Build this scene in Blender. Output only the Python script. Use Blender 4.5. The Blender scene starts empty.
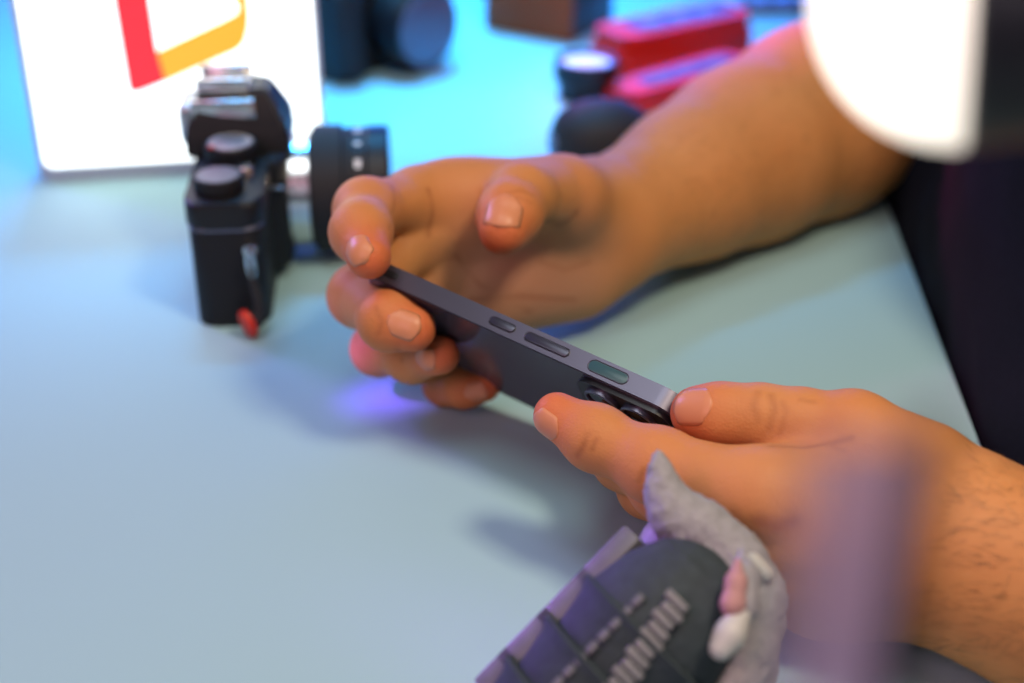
import bpy, bmesh, math, random
import numpy as np
from mathutils import Vector, Matrix

random.seed(7)
rng = np.random.default_rng(7)
S = 0.001                       # everything below is measured in millimetres
scn = bpy.context.scene
COL = scn.collection
scn.view_settings.view_transform = 'Standard'
scn.view_settings.look = 'None'
scn.view_settings.exposure = 0.0

# ------------------------------------------------------------------ camera
PITCH = math.radians(29.0); CH = 330.0; FPX = 1422.2
ct, st = math.cos(PITCH), math.sin(PITCH)
def P(px, py, d):
    x = (px - 512) / FPX; y = (py - 341.5) / FPX
    return np.array([x * d, d * (ct - y * st), CH - d * (st + y * ct)])
def gd(py, z=0.0):
    return (CH - z) / (st + (py - 341.5) / FPX * ct)
def G(px, py, z=0.0):
    return P(px, py, gd(py, z))
def cv(x, y, d):               # a direction given as right, down, away
    return np.array([x, d * ct - y * st, -d * st - y * ct])
def nrm(v):
    v = np.asarray(v, float); return v / np.linalg.norm(v)

cam = bpy.data.cameras.new('camera'); camo = bpy.data.objects.new('camera', cam); COL.objects.link(camo)
camo.location = (0, 0, CH * S); camo.rotation_euler = (math.pi / 2 - PITCH, 0, 0)
cam.lens = 50; cam.sensor_width = 36; cam.clip_start = 0.01
cam.dof.use_dof = True; cam.dof.focus_distance = 0.512; cam.dof.aperture_fstop = 4.2
cam.dof.aperture_blades = 0
scn.camera = camo

# ------------------------------------------------------------------ materials
def srgb(r, g, b):
    f = lambda c: (c / 255 / 12.92) if c / 255 <= 0.04045 else ((c / 255 + 0.055) / 1.055) ** 2.4
    return (f(r), f(g), f(b), 1)
def mat(name, col, rough=0.5, metal=0.0, spec=0.5, var=0.08, scale=40.0, bump=0.0, emit=None, es=0.0, coat=0.0, trans=0.0):
    m = bpy.data.materials.new(name); m.use_nodes = True
    nt = m.node_tree; b = nt.nodes['Principled BSDF']
    tc = nt.nodes.new('ShaderNodeTexCoord')
    nz = nt.nodes.new('ShaderNodeTexNoise'); nz.inputs['Scale'].default_value = scale; nz.inputs['Detail'].default_value = 4
    nt.links.new(tc.outputs['Object'], nz.inputs['Vector'])
    mx = nt.nodes.new('ShaderNodeMix'); mx.data_type = 'RGBA'
    c = np.array(col[:3])
    mx.inputs[6].default_value = (*(c * (1 - var)), 1); mx.inputs[7].default_value = (*np.minimum(c * (1 + var), 1), 1)
    nt.links.new(nz.outputs['Fac'], mx.inputs[0]); nt.links.new(mx.outputs[2], b.inputs['Base Color'])
    b.inputs['Roughness'].default_value = rough; b.inputs['Metallic'].default_value = metal
    b.inputs['Specular IOR Level'].default_value = spec
    b.inputs['Coat Weight'].default_value = coat
    b.inputs['Transmission Weight'].default_value = trans
    if bump:
        bp = nt.nodes.new('ShaderNodeBump'); bp.inputs['Strength'].default_value = bump; bp.inputs['Distance'].default_value = 0.001
        nt.links.new(nz.outputs['Fac'], bp.inputs['Height']); nt.links.new(bp.outputs['Normal'], b.inputs['Normal'])
    if emit is not None:
        b.inputs['Emission Color'].default_value = emit; b.inputs['Emission Strength'].default_value = es
    return m

M = {}
M['table'] = mat('pale_table_laminate', srgb(156, 194, 198), 0.7, spec=0.25, var=0.02, scale=6)
M['edge'] = mat('table_edge', srgb(150, 160, 165), 0.5)
M['wall'] = mat('painted_wall', srgb(90, 110, 150), 0.9, var=0.04, scale=3)
M['floor'] = mat('dark_floor', srgb(26, 26, 30), 0.7, var=0.15, scale=8)
M['metalleg'] = mat('dark_steel', srgb(60, 62, 66), 0.4, metal=0.8)
M['blk'] = mat('black_plastic', (0.008, 0.0085, 0.010), 0.45, spec=0.35, var=0.2)
M['blkmat'] = mat('black_leatherette', (0.0075, 0.009, 0.011), 0.6, spec=0.3, var=0.5, scale=900, bump=0.5)
M['blkrub'] = mat('black_rubber', (0.006, 0.008, 0.011), 0.7, var=0.2)
M['chrome'] = mat('satin_chrome', (0.72, 0.72, 0.72), 0.22, metal=1.0, var=0.04)
M['chromedk'] = mat('aged_chrome', (0.42, 0.44, 0.48), 0.33, metal=0.9, var=0.08)
M['dial'] = mat('dial_top', (0.13, 0.14, 0.19), 0.35, metal=0.6, var=0.3, scale=300)
M['mark'] = mat('white_paint', (0.75, 0.75, 0.72), 0.5)
M['red'] = mat('red_paint', srgb(190, 40, 20), 0.45, var=0.08)
M['redlea'] = mat('red_leather', srgb(200, 42, 16), 0.5, var=0.15, scale=200)
M['glass'] = mat('lens_glass', (0.008, 0.008, 0.016), 0.12, spec=0.4, coat=0.15)
M['violetglass'] = mat('coated_glass', (0.85, 0.74, 0.92), 0.3, spec=0.8, coat=1.0, var=0.2, scale=60)
M['signface'] = mat('lit_acrylic', (0.9, 0.95, 0.95), 0.4, emit=(0.93, 1.0, 1.0, 1), es=2.1)
M['signframe'] = mat('sign_frame', srgb(165, 172, 190), 0.5)
M['signred'] = mat('sign_red', srgb(220, 20, 40), 0.5, emit=srgb(255, 70, 84), es=0.62, var=0.03)
M['signyel'] = mat('sign_yellow', srgb(220, 160, 20), 0.5, emit=srgb(236, 196, 78), es=0.66, var=0.03)
M['signpale'] = mat('sign_faint', (0.9, 0.95, 0.95), 0.4, emit=(0.86, 0.95, 0.96, 1), es=0.95)
M['phframe'] = mat('phone_frame_metal', srgb(100, 99, 114), 0.36, metal=0.75, var=0.03)
M['phback'] = mat('phone_back_glass', srgb(62, 62, 70), 0.16, spec=0.7, var=0.02)
M['phscreen'] = mat('phone_screen', (0.004, 0.004, 0.005), 0.06, spec=0.8)
M['phdark'] = mat('phone_dark_slot', (0.012, 0.012, 0.016), 0.4)
M['phbtn'] = mat('phone_button', srgb(74, 76, 88), 0.35, metal=0.7)
M['phteal'] = mat('phone_antenna_window', srgb(48, 84, 88), 0.35)
M['bump'] = mat('camera_bump_glass', (0.012, 0.012, 0.015), 0.3, spec=0.35)
M['shirt'] = mat('navy_black_cotton', (0.0085, 0.0105, 0.017), 0.9, spec=0.1, var=0.25, scale=400, bump=0.15)
M['trouser'] = mat('dark_denim', (0.012, 0.014, 0.02), 0.9, spec=0.1, var=0.3, scale=300)
M['shoe'] = mat('dark_shoe', (0.02, 0.02, 0.022), 0.6)
M['hair'] = mat('black_hair', (0.008, 0.006, 0.005), 0.5, var=0.4, scale=200, bump=0.5)
M['eye'] = mat('eye_white', (0.7, 0.68, 0.65), 0.2)
M['iris'] = mat('brown_iris', (0.03, 0.015, 0.008), 0.2)
M['lampglow'] = mat('warm_diffuser', (0.9, 0.85, 0.75), 0.4, emit=(1.0, 0.90, 0.76, 1), es=3.2, var=0.0)
nt_ = M['lampglow'].node_tree; b_ = nt_.nodes['Principled BSDF']
g_ = nt_.nodes.new('ShaderNodeTexCoord'); sx_ = nt_.nodes.new('ShaderNodeSeparateXYZ'); nt_.links.new(g_.outputs['Generated'], sx_.inputs[0])
mr_ = nt_.nodes.new('ShaderNodeMapRange'); mr_.inputs[1].default_value = 0.75; mr_.inputs[2].default_value = 0.25; mr_.inputs[3].default_value = 0.80; mr_.inputs[4].default_value = 1.9
nt_.links.new(sx_.outputs[0], mr_.inputs[0]); nt_.links.new(mr_.outputs[0], b_.inputs['Emission Strength'])
M['lamphouse'] = mat('lamp_housing', (0.012, 0.013, 0.016), 0.45)
M['lilac'] = mat('lilac_grey_plastic', srgb(168, 156, 186), 0.5, var=0.03)
M['woodbox'] = mat('brown_walnut', srgb(132, 70, 38), 0.6, spec=0.2, var=0.35, scale=12)
M['wooddk'] = mat('dark_box_side', srgb(40, 36, 44), 0.5, var=0.2, scale=12)  # darker colour for the right side of the box
M['meter'] = mat('red_moulded_plastic', srgb(190, 30, 16), 0.5, spec=0.3, var=0.05)
M['lcd'] = mat('meter_display', srgb(44, 46, 84), 0.4, var=0.25, scale=60)
M['silver'] = mat('grey_alloy', srgb(120, 122, 130), 0.4, metal=0.5, var=0.2)
M['armour'] = mat('dark_armour', srgb(54, 64, 68), 0.75, spec=0.25, var=0.35, scale=220, bump=0.6)
M['armouredge'] = mat('armour_ridge', srgb(96, 98, 104), 0.5, var=0.2, scale=200)
M['ribs'] = mat('pale_rib', srgb(118, 120, 122), 0.5, var=0.25, scale=300)
M['hide'] = mat('grey_hide', srgb(146, 146, 148), 0.75, var=0.28, scale=260, bump=0.8)
M['pink'] = mat('pink_inner_ear', srgb(176, 132, 128), 0.7, var=0.2, scale=200)
M['ivory'] = mat('ivory_claw', srgb(186, 186, 180), 0.45, var=0.06)
M['horntip'] = mat('pale_horn', srgb(150, 152, 158), 0.7, var=0.2, scale=300, bump=0.5)

def skin_material():
    m = bpy.data.materials.new('skin'); m.use_nodes = True
    nt = m.node_tree; N = nt.nodes; L = nt.links; b = N['Principled BSDF']
    tc = N.new('ShaderNodeTexCoord')
    def noise(s, d=5):
        n = N.new('ShaderNodeTexNoise'); n.inputs['Scale'].default_value = s; n.inputs['Detail'].default_value = d
        L.new(tc.outputs['Object'], n.inputs['Vector']); return n
    n1 = noise(28); n2 = noise(420, 3)
    def mix(a, bb, fac):
        x = N.new('ShaderNodeMix'); x.data_type = 'RGBA'
        for i, v in ((6, a), (7, bb)):
            if isinstance(v, tuple): x.inputs[i].default_value = v
            else: L.new(v, x.inputs[i])
        if isinstance(fac, float): x.inputs[0].default_value = fac
        else: L.new(fac, x.inputs[0])
        return x.outputs[2]
    base = mix(srgb(186, 122, 68), srgb(204, 142, 86), n1.outputs['Fac'])
    base = mix(base, srgb(176, 112, 74), N.new('ShaderNodeMath').outputs[0]) if False else base
    at = N.new('ShaderNodeAttribute'); at.attribute_name = 'tint'
    sep = N.new('ShaderNodeSeparateColor'); L.new(at.outputs['Color'], sep.inputs[0])
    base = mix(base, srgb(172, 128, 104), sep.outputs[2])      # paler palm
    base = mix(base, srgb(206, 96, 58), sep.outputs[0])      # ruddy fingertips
    base = mix(base, srgb(132, 72, 42), sep.outputs[1])       # shade in creases painted as darker skin
    L.new(base, b.inputs['Base Color'])
    b.inputs['Roughness'].default_value = 0.55
    b.inputs['Specular IOR Level'].default_value = 0.24
    b.inputs['Subsurface Weight'].default_value = 0.12
    b.inputs['Subsurface Radius'].default_value = (1.0, 0.35, 0.2)
    b.inputs['Subsurface Scale'].default_value = 0.004
    ad = N.new('ShaderNodeMath'); ad.operation = 'MULTIPLY_ADD'
    L.new(sep.outputs[1], ad.inputs[0]); ad.inputs[1].default_value = -1.2; L.new(n2.outputs['Fac'], ad.inputs[2])
    vo = N.new('ShaderNodeTexVoronoi'); vo.inputs['Scale'].default_value = 1100; L.new(tc.outputs['Object'], vo.inputs['Vector'])
    n3 = noise(160, 6); a3 = N.new('ShaderNodeMath'); a3.operation = 'MULTIPLY_ADD'; L.new(vo.outputs['Distance'], a3.inputs[0]); a3.inputs[1].default_value = .55; L.new(ad.outputs[0], a3.inputs[2])
    a4 = N.new('ShaderNodeMath'); a4.operation = 'MULTIPLY_ADD'; L.new(n3.outputs['Fac'], a4.inputs[0]); a4.inputs[1].default_value = 1.6; L.new(a3.outputs[0], a4.inputs[2]); ad = a4
    bp = N.new('ShaderNodeBump'); bp.inputs['Strength'].default_value = 0.22; bp.inputs['Distance'].default_value = 0.0008
    L.new(ad.outputs[0], bp.inputs['Height']); L.new(bp.outputs['Normal'], b.inputs['Normal'])
    return m
M['skin'] = skin_material()
M['nail'] = mat('fingernail', srgb(202, 134, 94), 0.38, spec=0.35, var=0.03)

# ------------------------------------------------------------------ object helpers
def tag(o, label=None, cat=None, group=None, kind=None):
    if label: o['label'] = label
    if cat: o['category'] = cat
    if group: o['group'] = group
    if kind: o['kind'] = kind
    return o
def empty(name, loc=(0, 0, 0), rz=0.0):
    o = bpy.data.objects.new(name, None); o.empty_display_size = 0.02
    COL.objects.link(o); o.location = Vector(loc) * S; o.rotation_euler = (0, 0, rz); return o
def link(name, me, m, parent=None):
    me.name = name
    o = bpy.data.objects.new(name, me); COL.objects.link(o)
    if m is not None: me.materials.append(m)
    if parent is not None: o.parent = parent
    return o
def smooth(me, ang=35):
    me.polygons.foreach_set('use_smooth', [True] * len(me.polygons))
    try: me.set_sharp_from_angle(angle=math.radians(ang))
    except Exception: pass
def fin(name, bm, m, parent=None, ang=35):
    """bmesh in mm -> object; children are given in the parent's local mm frame"""
    bmesh.ops.recalc_face_normals(bm, faces=bm.faces)
    me = bpy.data.meshes.new(name); bm.to_mesh(me); bm.free()
    me.transform(Matrix.Scale(S, 4)); smooth(me, ang)
    return link(name, me, m, parent)
def bx(bm, x0, x1, y0, y1, z0, z1, bev=0.0, seg=2, mtx=None):
    t = bmesh.new()
    bmesh.ops.create_cube(t, size=1.0)
    for v in t.verts:
        v.co = Vector(((x0 + x1) / 2 + v.co.x * (x1 - x0), (y0 + y1) / 2 + v.co.y * (y1 - y0), (z0 + z1) / 2 + v.co.z * (z1 - z0)))
    if bev: bmesh.ops.bevel(t, geom=list(t.edges), offset=bev, segments=seg, profile=0.5, affect='EDGES')
    add(bm, t, mtx)
def add(bm, t, mtx=None):
    if mtx is not None: bmesh.ops.transform(t, matrix=mtx, verts=t.verts)
    me = bpy.data.meshes.new('t'); t.to_mesh(me); t.free(); bm.from_mesh(me); bpy.data.meshes.remove(me)
def frame_mtx(o, x, y, z):
    return Matrix(((x[0], y[0], z[0], o[0]), (x[1], y[1], z[1], o[1]), (x[2], y[2], z[2], o[2]), (0, 0, 0, 1)))
def lathe(bm, prof, n=48, mtx=None, knurl=None):
    """profile [(r, h)] turned about z; knurl = (h0, h1, depth, count)"""
    t = bmesh.new(); rings = []
    for r, h in prof:
        ring = []
        for i in range(n):
            a = 2 * math.pi * i / n; rr = r
            if knurl and knurl[0] <= h <= knurl[1] and i % 2: rr = r - knurl[2]
            ring.append(t.verts.new((rr * math.cos(a), rr * math.sin(a), h)))
        rings.append(ring)
    for a, b in zip(rings[:-1], rings[1:]):
        for i in range(n): t.faces.new((a[i], a[(i + 1) % n], b[(i + 1) % n], b[i]))
    if prof[0][0] > 1e-6: t.faces.new(rings[0][::-1])
    if prof[-1][0] > 1e-6: t.faces.new(rings[-1])
    bmesh.ops.remove_doubles(t, verts=t.verts, dist=1e-5)
    add(bm, t, mtx)
def tube(bm, pts, r, n=12, mtx=None):
    pts = [Vector(p) for p in pts]; rs = r if hasattr(r, '__len__') else [r] * len(pts)
    t = bmesh.new(); rings = []; up = None
    for i, p in enumerate(pts):
        d = (pts[min(i + 1, len(pts) - 1)] - pts[max(i - 1, 0)]).normalized()
        if up is None: up = Vector((0, 0, 1)) if abs(d.z) < 0.9 else Vector((1, 0, 0))
        s = d.cross(up).normalized(); up = s.cross(d).normalized()
        rings.append([t.verts.new(p + rs[i] * (math.cos(2 * math.pi * k / n) * s + math.sin(2 * math.pi * k / n) * up)) for k in range(n)])
    for a, b in zip(rings[:-1], rings[1:]):
        for i in range(n): t.faces.new((a[i], a[(i + 1) % n], b[(i + 1) % n], b[i]))
    t.faces.new(rings[0][::-1]); t.faces.new(rings[-1]); add(bm, t, mtx)
def prism(bm, poly, h0, h1, bev=0.0, seg=2, mtx=None):
    t = bmesh.new()
    lo = [t.verts.new((x, y, h0)) for x, y in poly]; hi = [t.verts.new((x, y, h1)) for x, y in poly]
    n = len(poly); t.faces.new(lo[::-1]); t.faces.new(hi)
    for i in range(n): t.faces.new((lo[i], lo[(i + 1) % n], hi[(i + 1) % n], hi[i]))
    if bev:
        es = [e for e in t.edges if abs(e.verts[0].co.z - e.verts[1].co.z) < 1e-6]
        bmesh.ops.bevel(t, geom=es, offset=bev, segments=seg, profile=0.5, affect='EDGES')
    add(bm, t, mtx)
def rrect(x0, x1, y0, y1, r, n=8):
    out = []
    for cx, cy, a0 in ((x1 - r, y1 - r, 0), (x0 + r, y1 - r, 90), (x0 + r, y0 + r, 180), (x1 - r, y0 + r, 270)):
        for k in range(n + 1):
            a = math.radians(a0 + 90 * k / n); out.append((cx + r * math.cos(a), cy + r * math.sin(a)))
    return out

# ------------------------------------------------------------------ signed distance modelling (organic shapes)
def smin(a, b, k):
    if k <= 0: return np.minimum(a, b)
    h = np.maximum(k - np.abs(a - b), 0) / k
    return np.minimum(a, b) - h * h * k * 0.25
def cone_d(X, Y, Z, a, b, ra, rb, sq=None):
    ab = b - a; L2 = float(ab @ ab) + 1e-9
    t = np.clip(((X - a[0]) * ab[0] + (Y - a[1]) * ab[1] + (Z - a[2]) * ab[2]) / L2, 0, 1)
    dx = X - a[0] - t * ab[0]; dy = Y - a[1] - t * ab[1]; dz = Z - a[2] - t * ab[2]
    if sq is not None:                    # flattened cross-section: (normal direction, factor)
        n, f = sq; q = dx * n[0] + dy * n[1] + dz * n[2]; e = (f - 1)
        dx = dx + n[0] * q * e; dy = dy + n[1] * q * e; dz = dz + n[2] * q * e
    return np.sqrt(dx * dx + dy * dy + dz * dz) - (ra + t * (rb - ra))
class Grid:
    def __init__(s, lo, hi, h):
        s.lo = np.array(lo, float); s.h = h; s.n = np.ceil((np.array(hi, float) - s.lo) / h).astype(int) + 1
        s.ax = [(s.lo[i] + h * np.arange(s.n[i])).astype(np.float32) for i in range(3)]
    def new(s): return np.full(s.n, 60.0, np.float32)
    def put(s, D, prim, k, mode='add'):
        a, b, ra, rb = prim[:4]; sq = prim[4] if len(prim) > 4 else None
        a = np.asarray(a, float); b = np.asarray(b, float); m = max(ra, rb) * 1.6 + k + 14
        lo = np.floor((np.minimum(a, b) - m - s.lo) / s.h).astype(int); hi = np.ceil((np.maximum(a, b) + m - s.lo) / s.h).astype(int) + 1
        lo = np.maximum(lo, 0); hi = np.minimum(hi, s.n)
        if np.any(hi <= lo): return
        sl = tuple(slice(lo[i], hi[i]) for i in range(3))
        d = cone_d(s.ax[0][sl[0], None, None], s.ax[1][None, sl[1], None], s.ax[2][None, None, sl[2]], a, b, ra, rb, sq).astype(np.float32)
        if mode == 'add': D[sl] = smin(D[sl], d, k)
        else: D[sl] = -smin(-D[sl], d, k)
    def field(s, prims, k, D=None):
        D = s.new() if D is None else D
        for p in prims: s.put(D, p, k)
        return D
    def coords(s): return s.ax[0][:, None, None], s.ax[1][None, :, None], s.ax[2][None, None, :]
def surface_nets(D, g):
    D = D.astype(np.float32); ins = D < 0
    nx, ny, nz = D.shape
    c = np.zeros((nx - 1, ny - 1, nz - 1), np.uint8)
    for i in (0, 1):
        for j in (0, 1):
            for k in (0, 1): c += ins[i:nx - 1 + i, j:ny - 1 + j, k:nz - 1 + k]
    act = (c > 0) & (c < 8); idx = np.argwhere(act)
    vid = np.full(act.shape, -1, np.int64); vid[act] = np.arange(len(idx))
    acc = np.zeros((len(idx), 3)); cnt = np.zeros(len(idx))
    I, J, K = idx.T
    for ax in range(3):
        o = [1 if a != ax else 0 for a in range(3)]
        oth = [a for a in range(3) if a != ax]
        for u in (0, 1):
            for v in (0, 1):
                p = [0, 0, 0]; p[oth[0]] = u; p[oth[1]] = v
                q = list(p); q[ax] = 1
                d0 = D[I + p[0], J + p[1], K + p[2]]; d1 = D[I + q[0], J + q[1], K + q[2]]
                m = (d0 < 0) != (d1 < 0)
                t = d0[m] / (d0[m] - d1[m])
                pos = np.tile(np.array(p, float), (m.sum(), 1)); pos[:, ax] = t
                acc[m] += pos; cnt[m] += 1
    V = (idx + acc / cnt[:, None]) * g.h + g.lo
    F = []
    for ax in range(3):
        oth = [a for a in range(3) if a != ax]
        a, b = oth
        sl0 = [slice(1, n - 1) for n in D.shape]; sl1 = list(sl0)
        sl0[ax] = slice(0, D.shape[ax] - 1); sl1[ax] = slice(1, D.shape[ax])
        A = ins[tuple(sl0)]; B = ins[tuple(sl1)]
        e = np.argwhere(A != B)
        flip = A[tuple(e.T)]
        off = np.array([1, 1, 1]); off[ax] = 0
        e = e + off
        def vv(da, db):
            q = e.copy(); q[:, a] -= da; q[:, b] -= db
            return vid[q[:, 0], q[:, 1], q[:, 2]]
        quad = np.stack([vv(1, 1), vv(0, 1), vv(0, 0), vv(1, 0)], 1)
        if ax == 1: quad = quad[:, ::-1]
        quad[~flip] = quad[~flip][:, ::-1]
        F.append(quad)
    F = np.concatenate(F); F = F[(F >= 0).all(1)]
    return V, F
def relax(V, F, it=2, lam=0.5):
    for _ in range(it):
        acc = np.zeros_like(V); cnt = np.zeros(len(V))
        for i in range(4):
            a = F[:, i]; b = F[:, (i + 1) % 4]
            np.add.at(acc, a, V[b]); np.add.at(acc, b, V[a]); np.add.at(cnt, a, 1); np.add.at(cnt, b, 1)
        V = V + lam * (acc / np.maximum(cnt, 1)[:, None] - V)
    return V
def np_mesh(name, V, F, m, parent=None, tint=None):
    me = bpy.data.meshes.new(name)
    me.from_pydata((V * S).tolist(), [], F.tolist()); me.update()
    me.polygons.foreach_set('use_smooth', [True] * len(me.polygons))
    if tint is not None:
        at = me.color_attributes.new('tint', 'FLOAT_COLOR', 'POINT')
        c = np.zeros((len(V), 4), np.float32); c[:, :3] = tint; c[:, 3] = 1
        at.data.foreach_set('color', c.ravel())
    return link(name, me, m, parent)
def blob(name, prims, k, h, m, parent=None, noise=0.0, it=1, cut=None):
    pts = np.array([p[0] for p in prims] + [p[1] for p in prims]); r = max(max(p[2], p[3]) for p in prims) + 4 * h + 6
    g = Grid(pts.min(0) - r, pts.max(0) + r, h); D = g.field(prims, k)
    if cut is not None: D = cut(D, *g.coords())
    V, F = surface_nets(D, g); V = relax(V, F, it)
    if noise:
        V = V + noise * (np.sin(V[:, [1, 2, 0]] * 1.1) * np.cos(V[:, [2, 0, 1]] * 0.77 + 1.3) + 0.6 * rng.standard_normal(V.shape))
    return np_mesh(name, V, F, m, parent)

# ================================================================== the setting
TA = math.atan2(19, 248)                       # the table is turned a little
tx = np.array([math.cos(TA), -math.sin(TA)]); ty = np.array([math.sin(TA), math.cos(TA)])
corner = np.array([197.0, 495.0])
bm = bmesh.new(); bx(bm, -3500, 2500, -1500, 3000, -760, -740); tag(fin('floor', bm, M['floor']), kind='structure')
bm = bmesh.new(); bx(bm, -3500, 2500, 1800, 1850, -740, 1900); tag(fin('wall_back', bm, M['wall']), kind='structure')
bm = bmesh.new(); bx(bm, -1950, -1900, -1500, 1800, -740, 1900); tag(fin('wall_left', bm, M['wall']), kind='structure')

tbl = empty('desk', (corner[0], corner[1], 0), -TA)
tag(tbl, 'pale blue grey desk top that everything stands on', 'desk')
bm = bmesh.new(); prism(bm, rrect(-1250, 0, -720, 730, 8), -25, 0, 1.5, 2); fin('desktop', bm, M['table'], tbl)
for (x, y) in ((-1200, -670), (-60, -670), (-1200, 680), (-60, 680)):
    bm = bmesh.new(); bx(bm, x - 22, x + 22, y - 22, y + 22, -740, -25, 3); fin('leg', bm, M['metalleg'], tbl)
for y in (670, -680):
    bm = bmesh.new(); bx(bm, -1200, -60, y, y + 20, -90, -25, 2); fin('apron', bm, M['metalleg'], tbl)

# ================================================================== lightbox sign
a0 = G(41, 184); a1 = G(328, 167)
sx = nrm(np.array([a1[0] - a0[0], a1[1] - a0[1], 0])); sy = np.array([-sx[1], sx[0], 0]); W = np.linalg.norm((a1 - a0)[:2])
SH = 250.0
sign = empty('lightbox_sign', a0, math.atan2(sx[1], sx[0]))
tag(sign, 'white glowing lightbox sign with red and yellow emblem behind the film camera', 'sign')
bm = bmesh.new(); prism(bm, rrect(0, W, 0, SH, 7), 0, 26, 2.0, 3, Matrix.Rotation(math.pi / 2, 4, 'X') @ Matrix.Translation((0, 0, -27)))
fin('case', bm, M['signframe'], sign)
bm = bmesh.new(); prism(bm, rrect(4, W - 3, 10, SH - 4, 5), 0, 2, 0.5, 2, Matrix.Rotation(math.pi / 2, 4, 'X') @ Matrix.Translation((0, 0, -1.5)))
fin('lit_panel', bm, M['signface'], sign)
def on_sign(px, py):                           # where a sight line meets the face -> local (x, z)
    c = np.array([0, 0, CH]); r = P(px, py, 1.0) - c
    t = ((a0 - c) @ sy) / (r @ sy); q = c + t * r - a0
    return (float(q @ sx), float(q[2]))
def face_piece(name, pts, m, y=-0.8, th=0.5):
    bm = bmesh.new(); prism(bm, pts, 0, th, 0, 1, Matrix.Rotation(math.pi / 2, 4, 'X') @ Matrix.Translation((0, 0, -y - 0.2 + 0.0)))
    return fin(name, bm, m, sign)
def roundpoly(pts, rad, n=6):
    out = []; N_ = len(pts)
    for i, p in enumerate(pts):
        p = np.array(p); a = np.array(pts[i - 1]); b = np.array(pts[(i + 1) % N_])
        r = rad[i] if hasattr(rad, '__len__') else rad
        if r <= 0: out.append(tuple(p)); continue
        u = p + nrm(a - p) * min(r, np.linalg.norm(a - p) * .49); v = p + nrm(b - p) * min(r, np.linalg.norm(b - p) * .49)
        for k in range(n + 1):
            t = k / n; out.append(tuple((1 - t) ** 2 * u + 2 * t * (1 - t) * p + t * t * v))
    return out
redp = [on_sign(*q) for q in ((104, -60), (130, 95), (176, 77), (157, 50), (140, -60))]
face_piece('emblem_red', roundpoly(redp, [3, 6, 0, 2, 3]), M['signred'])
yel = [on_sign(*q) for q in ((166, 81), (243, 47), (250, 24), (246, -20), (232, -42), (150, -60), (150, -28), (222, -14), (240, 6), (236, 14), (157, 51))]
face_piece('emblem_yellow', roundpoly(yel, [0, 6, 7, 8, 8, 0, 0, 6, 5, 4, 2]), M['signyel'], y=-0.9)
# ================================================================== film SLR camera
slr0 = G(198, 328); RA = math.radians(4.5)
slr = empty('film_camera', slr0, RA)
tag(slr, 'black vintage film camera with silver lens ring standing before the lightbox', 'camera')
BL, BT, BH = 150.0, 35.0, 65.0
bm = bmesh.new(); prism(bm, rrect(0, BT, 0, BL, 9), 0, 52, 1.5, 2); fin('body', bm, M['blkmat'], slr)
bm = bmesh.new(); prism(bm, rrect(-0.8, BT + 0.8, -0.8, BL + 0.8, 9.5), 52.2, BH, 2.5, 3); fin('top_plate', bm, M['blk'], slr)
bm = bmesh.new(); prism(bm, rrect(-0.5, BT + 0.5, -0.5, BL + 0.5, 9.2), 50.6, 52.2, 0.4, 1); fin('trim_line', bm, M['dial'], slr)
bm = bmesh.new(); prism(bm, rrect(3, BT - 3, 5, BL - 5, 8), -0.1, 1.0, 0.3, 1); fin('base_plate', bm, M['blk'], slr)
bm = bmesh.new()                              # mirror-box front housing
prism(bm, [(34, 46), (41, 50), (44, 58), (44, 108), (41, 116), (34, 122)], 6, 66, 2.5, 3); fin('front_housing', bm, M['blkmat'], slr)
# pentaprism, faceted, with nose over the lens
t = bmesh.new()
base = [(-6, 60), (46, 63), (46, 107), (-6, 110)]; top = [(2, 70), (36, 74), (36, 96), (2, 100)]
vb = [t.verts.new((x, y, BH - 1)) for x, y in base]; vm = [t.verts.new((x * .97 + .5, 85 + (y - 85) * .93, BH + 12)) for x, y in base]; vt = [t.verts.new((x, y, BH + 30)) for x, y in top]
for A, B in ((vb, vm), (vm, vt)):
    for i in range(4): t.faces.new((A[i], A[(i + 1) % 4], B[(i + 1) % 4], B[i]))
t.faces.new(vt); t.faces.new(vb[::-1]); bmesh.ops.bevel(t, geom=list(t.edges), offset=1.6, segments=2, affect='EDGES')
fin('prism_housing', t, M['blk'], slr)
bm = bmesh.new()
bx(bm, 1, 27, 72, 98, BH + 29, BH + 32, 0.6); bx(bm, 1, 27, 72, 75, BH + 32, BH + 36, .5); bx(bm, 1, 27, 95, 98, BH + 32, BH + 36, .5)
hs = fin('hot_shoe', bm, M['chrome'], slr)
bm = bmesh.new(); bx(bm, -9, 0, 71, 99, BH + 2, BH + 23, 2.5, 3); ep = fin('eyepiece', bm, M['chromedk'], slr)
bm = bmesh.new(); bx(bm, -9.6, -8.6, 75, 95, BH + 6, BH + 18, 0.4); fin('eyepiece_glass', bm, M['glass'], ep)
bm = bmesh.new(); bx(bm, -2, 30, 66.5, 69.5, BH + 15, BH + 27, 1.2); fin('prism_plate', bm, M['chrome'], slr)
def dial(name, x, y, z, r, h, topm, extra=None):
    bm = bmesh.new(); lathe(bm, [(r * .96, z), (r, z + .8), (r, z + h - 1), (r * .94, z + h)], 56, Matrix.Translation((x, y, 0)), (z + .7, z + h - .9, .6, 1))
    o = fin(name, bm, M['blk'], slr, 25)
    bm = bmesh.new(); lathe(bm, [(r * .86, z + h - .2), (r * .84, z + h + .5), (r * .5, z + h + .6)], 48, Matrix.Translation((x, y, 0)))
    fin('dial_cap', bm, topm, o); return o
dial('film_counter', 15, 17, BH, 12.0, 7.5, M['dial'])
dial('rewind_knob', 17, 128, BH, 12.5, 17, M['chromedk'])
d2 = dial('speed_dial', 18, 52, BH + 2, 13.0, 8.5, M['chromedk'])
bm = bmesh.new()
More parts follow.
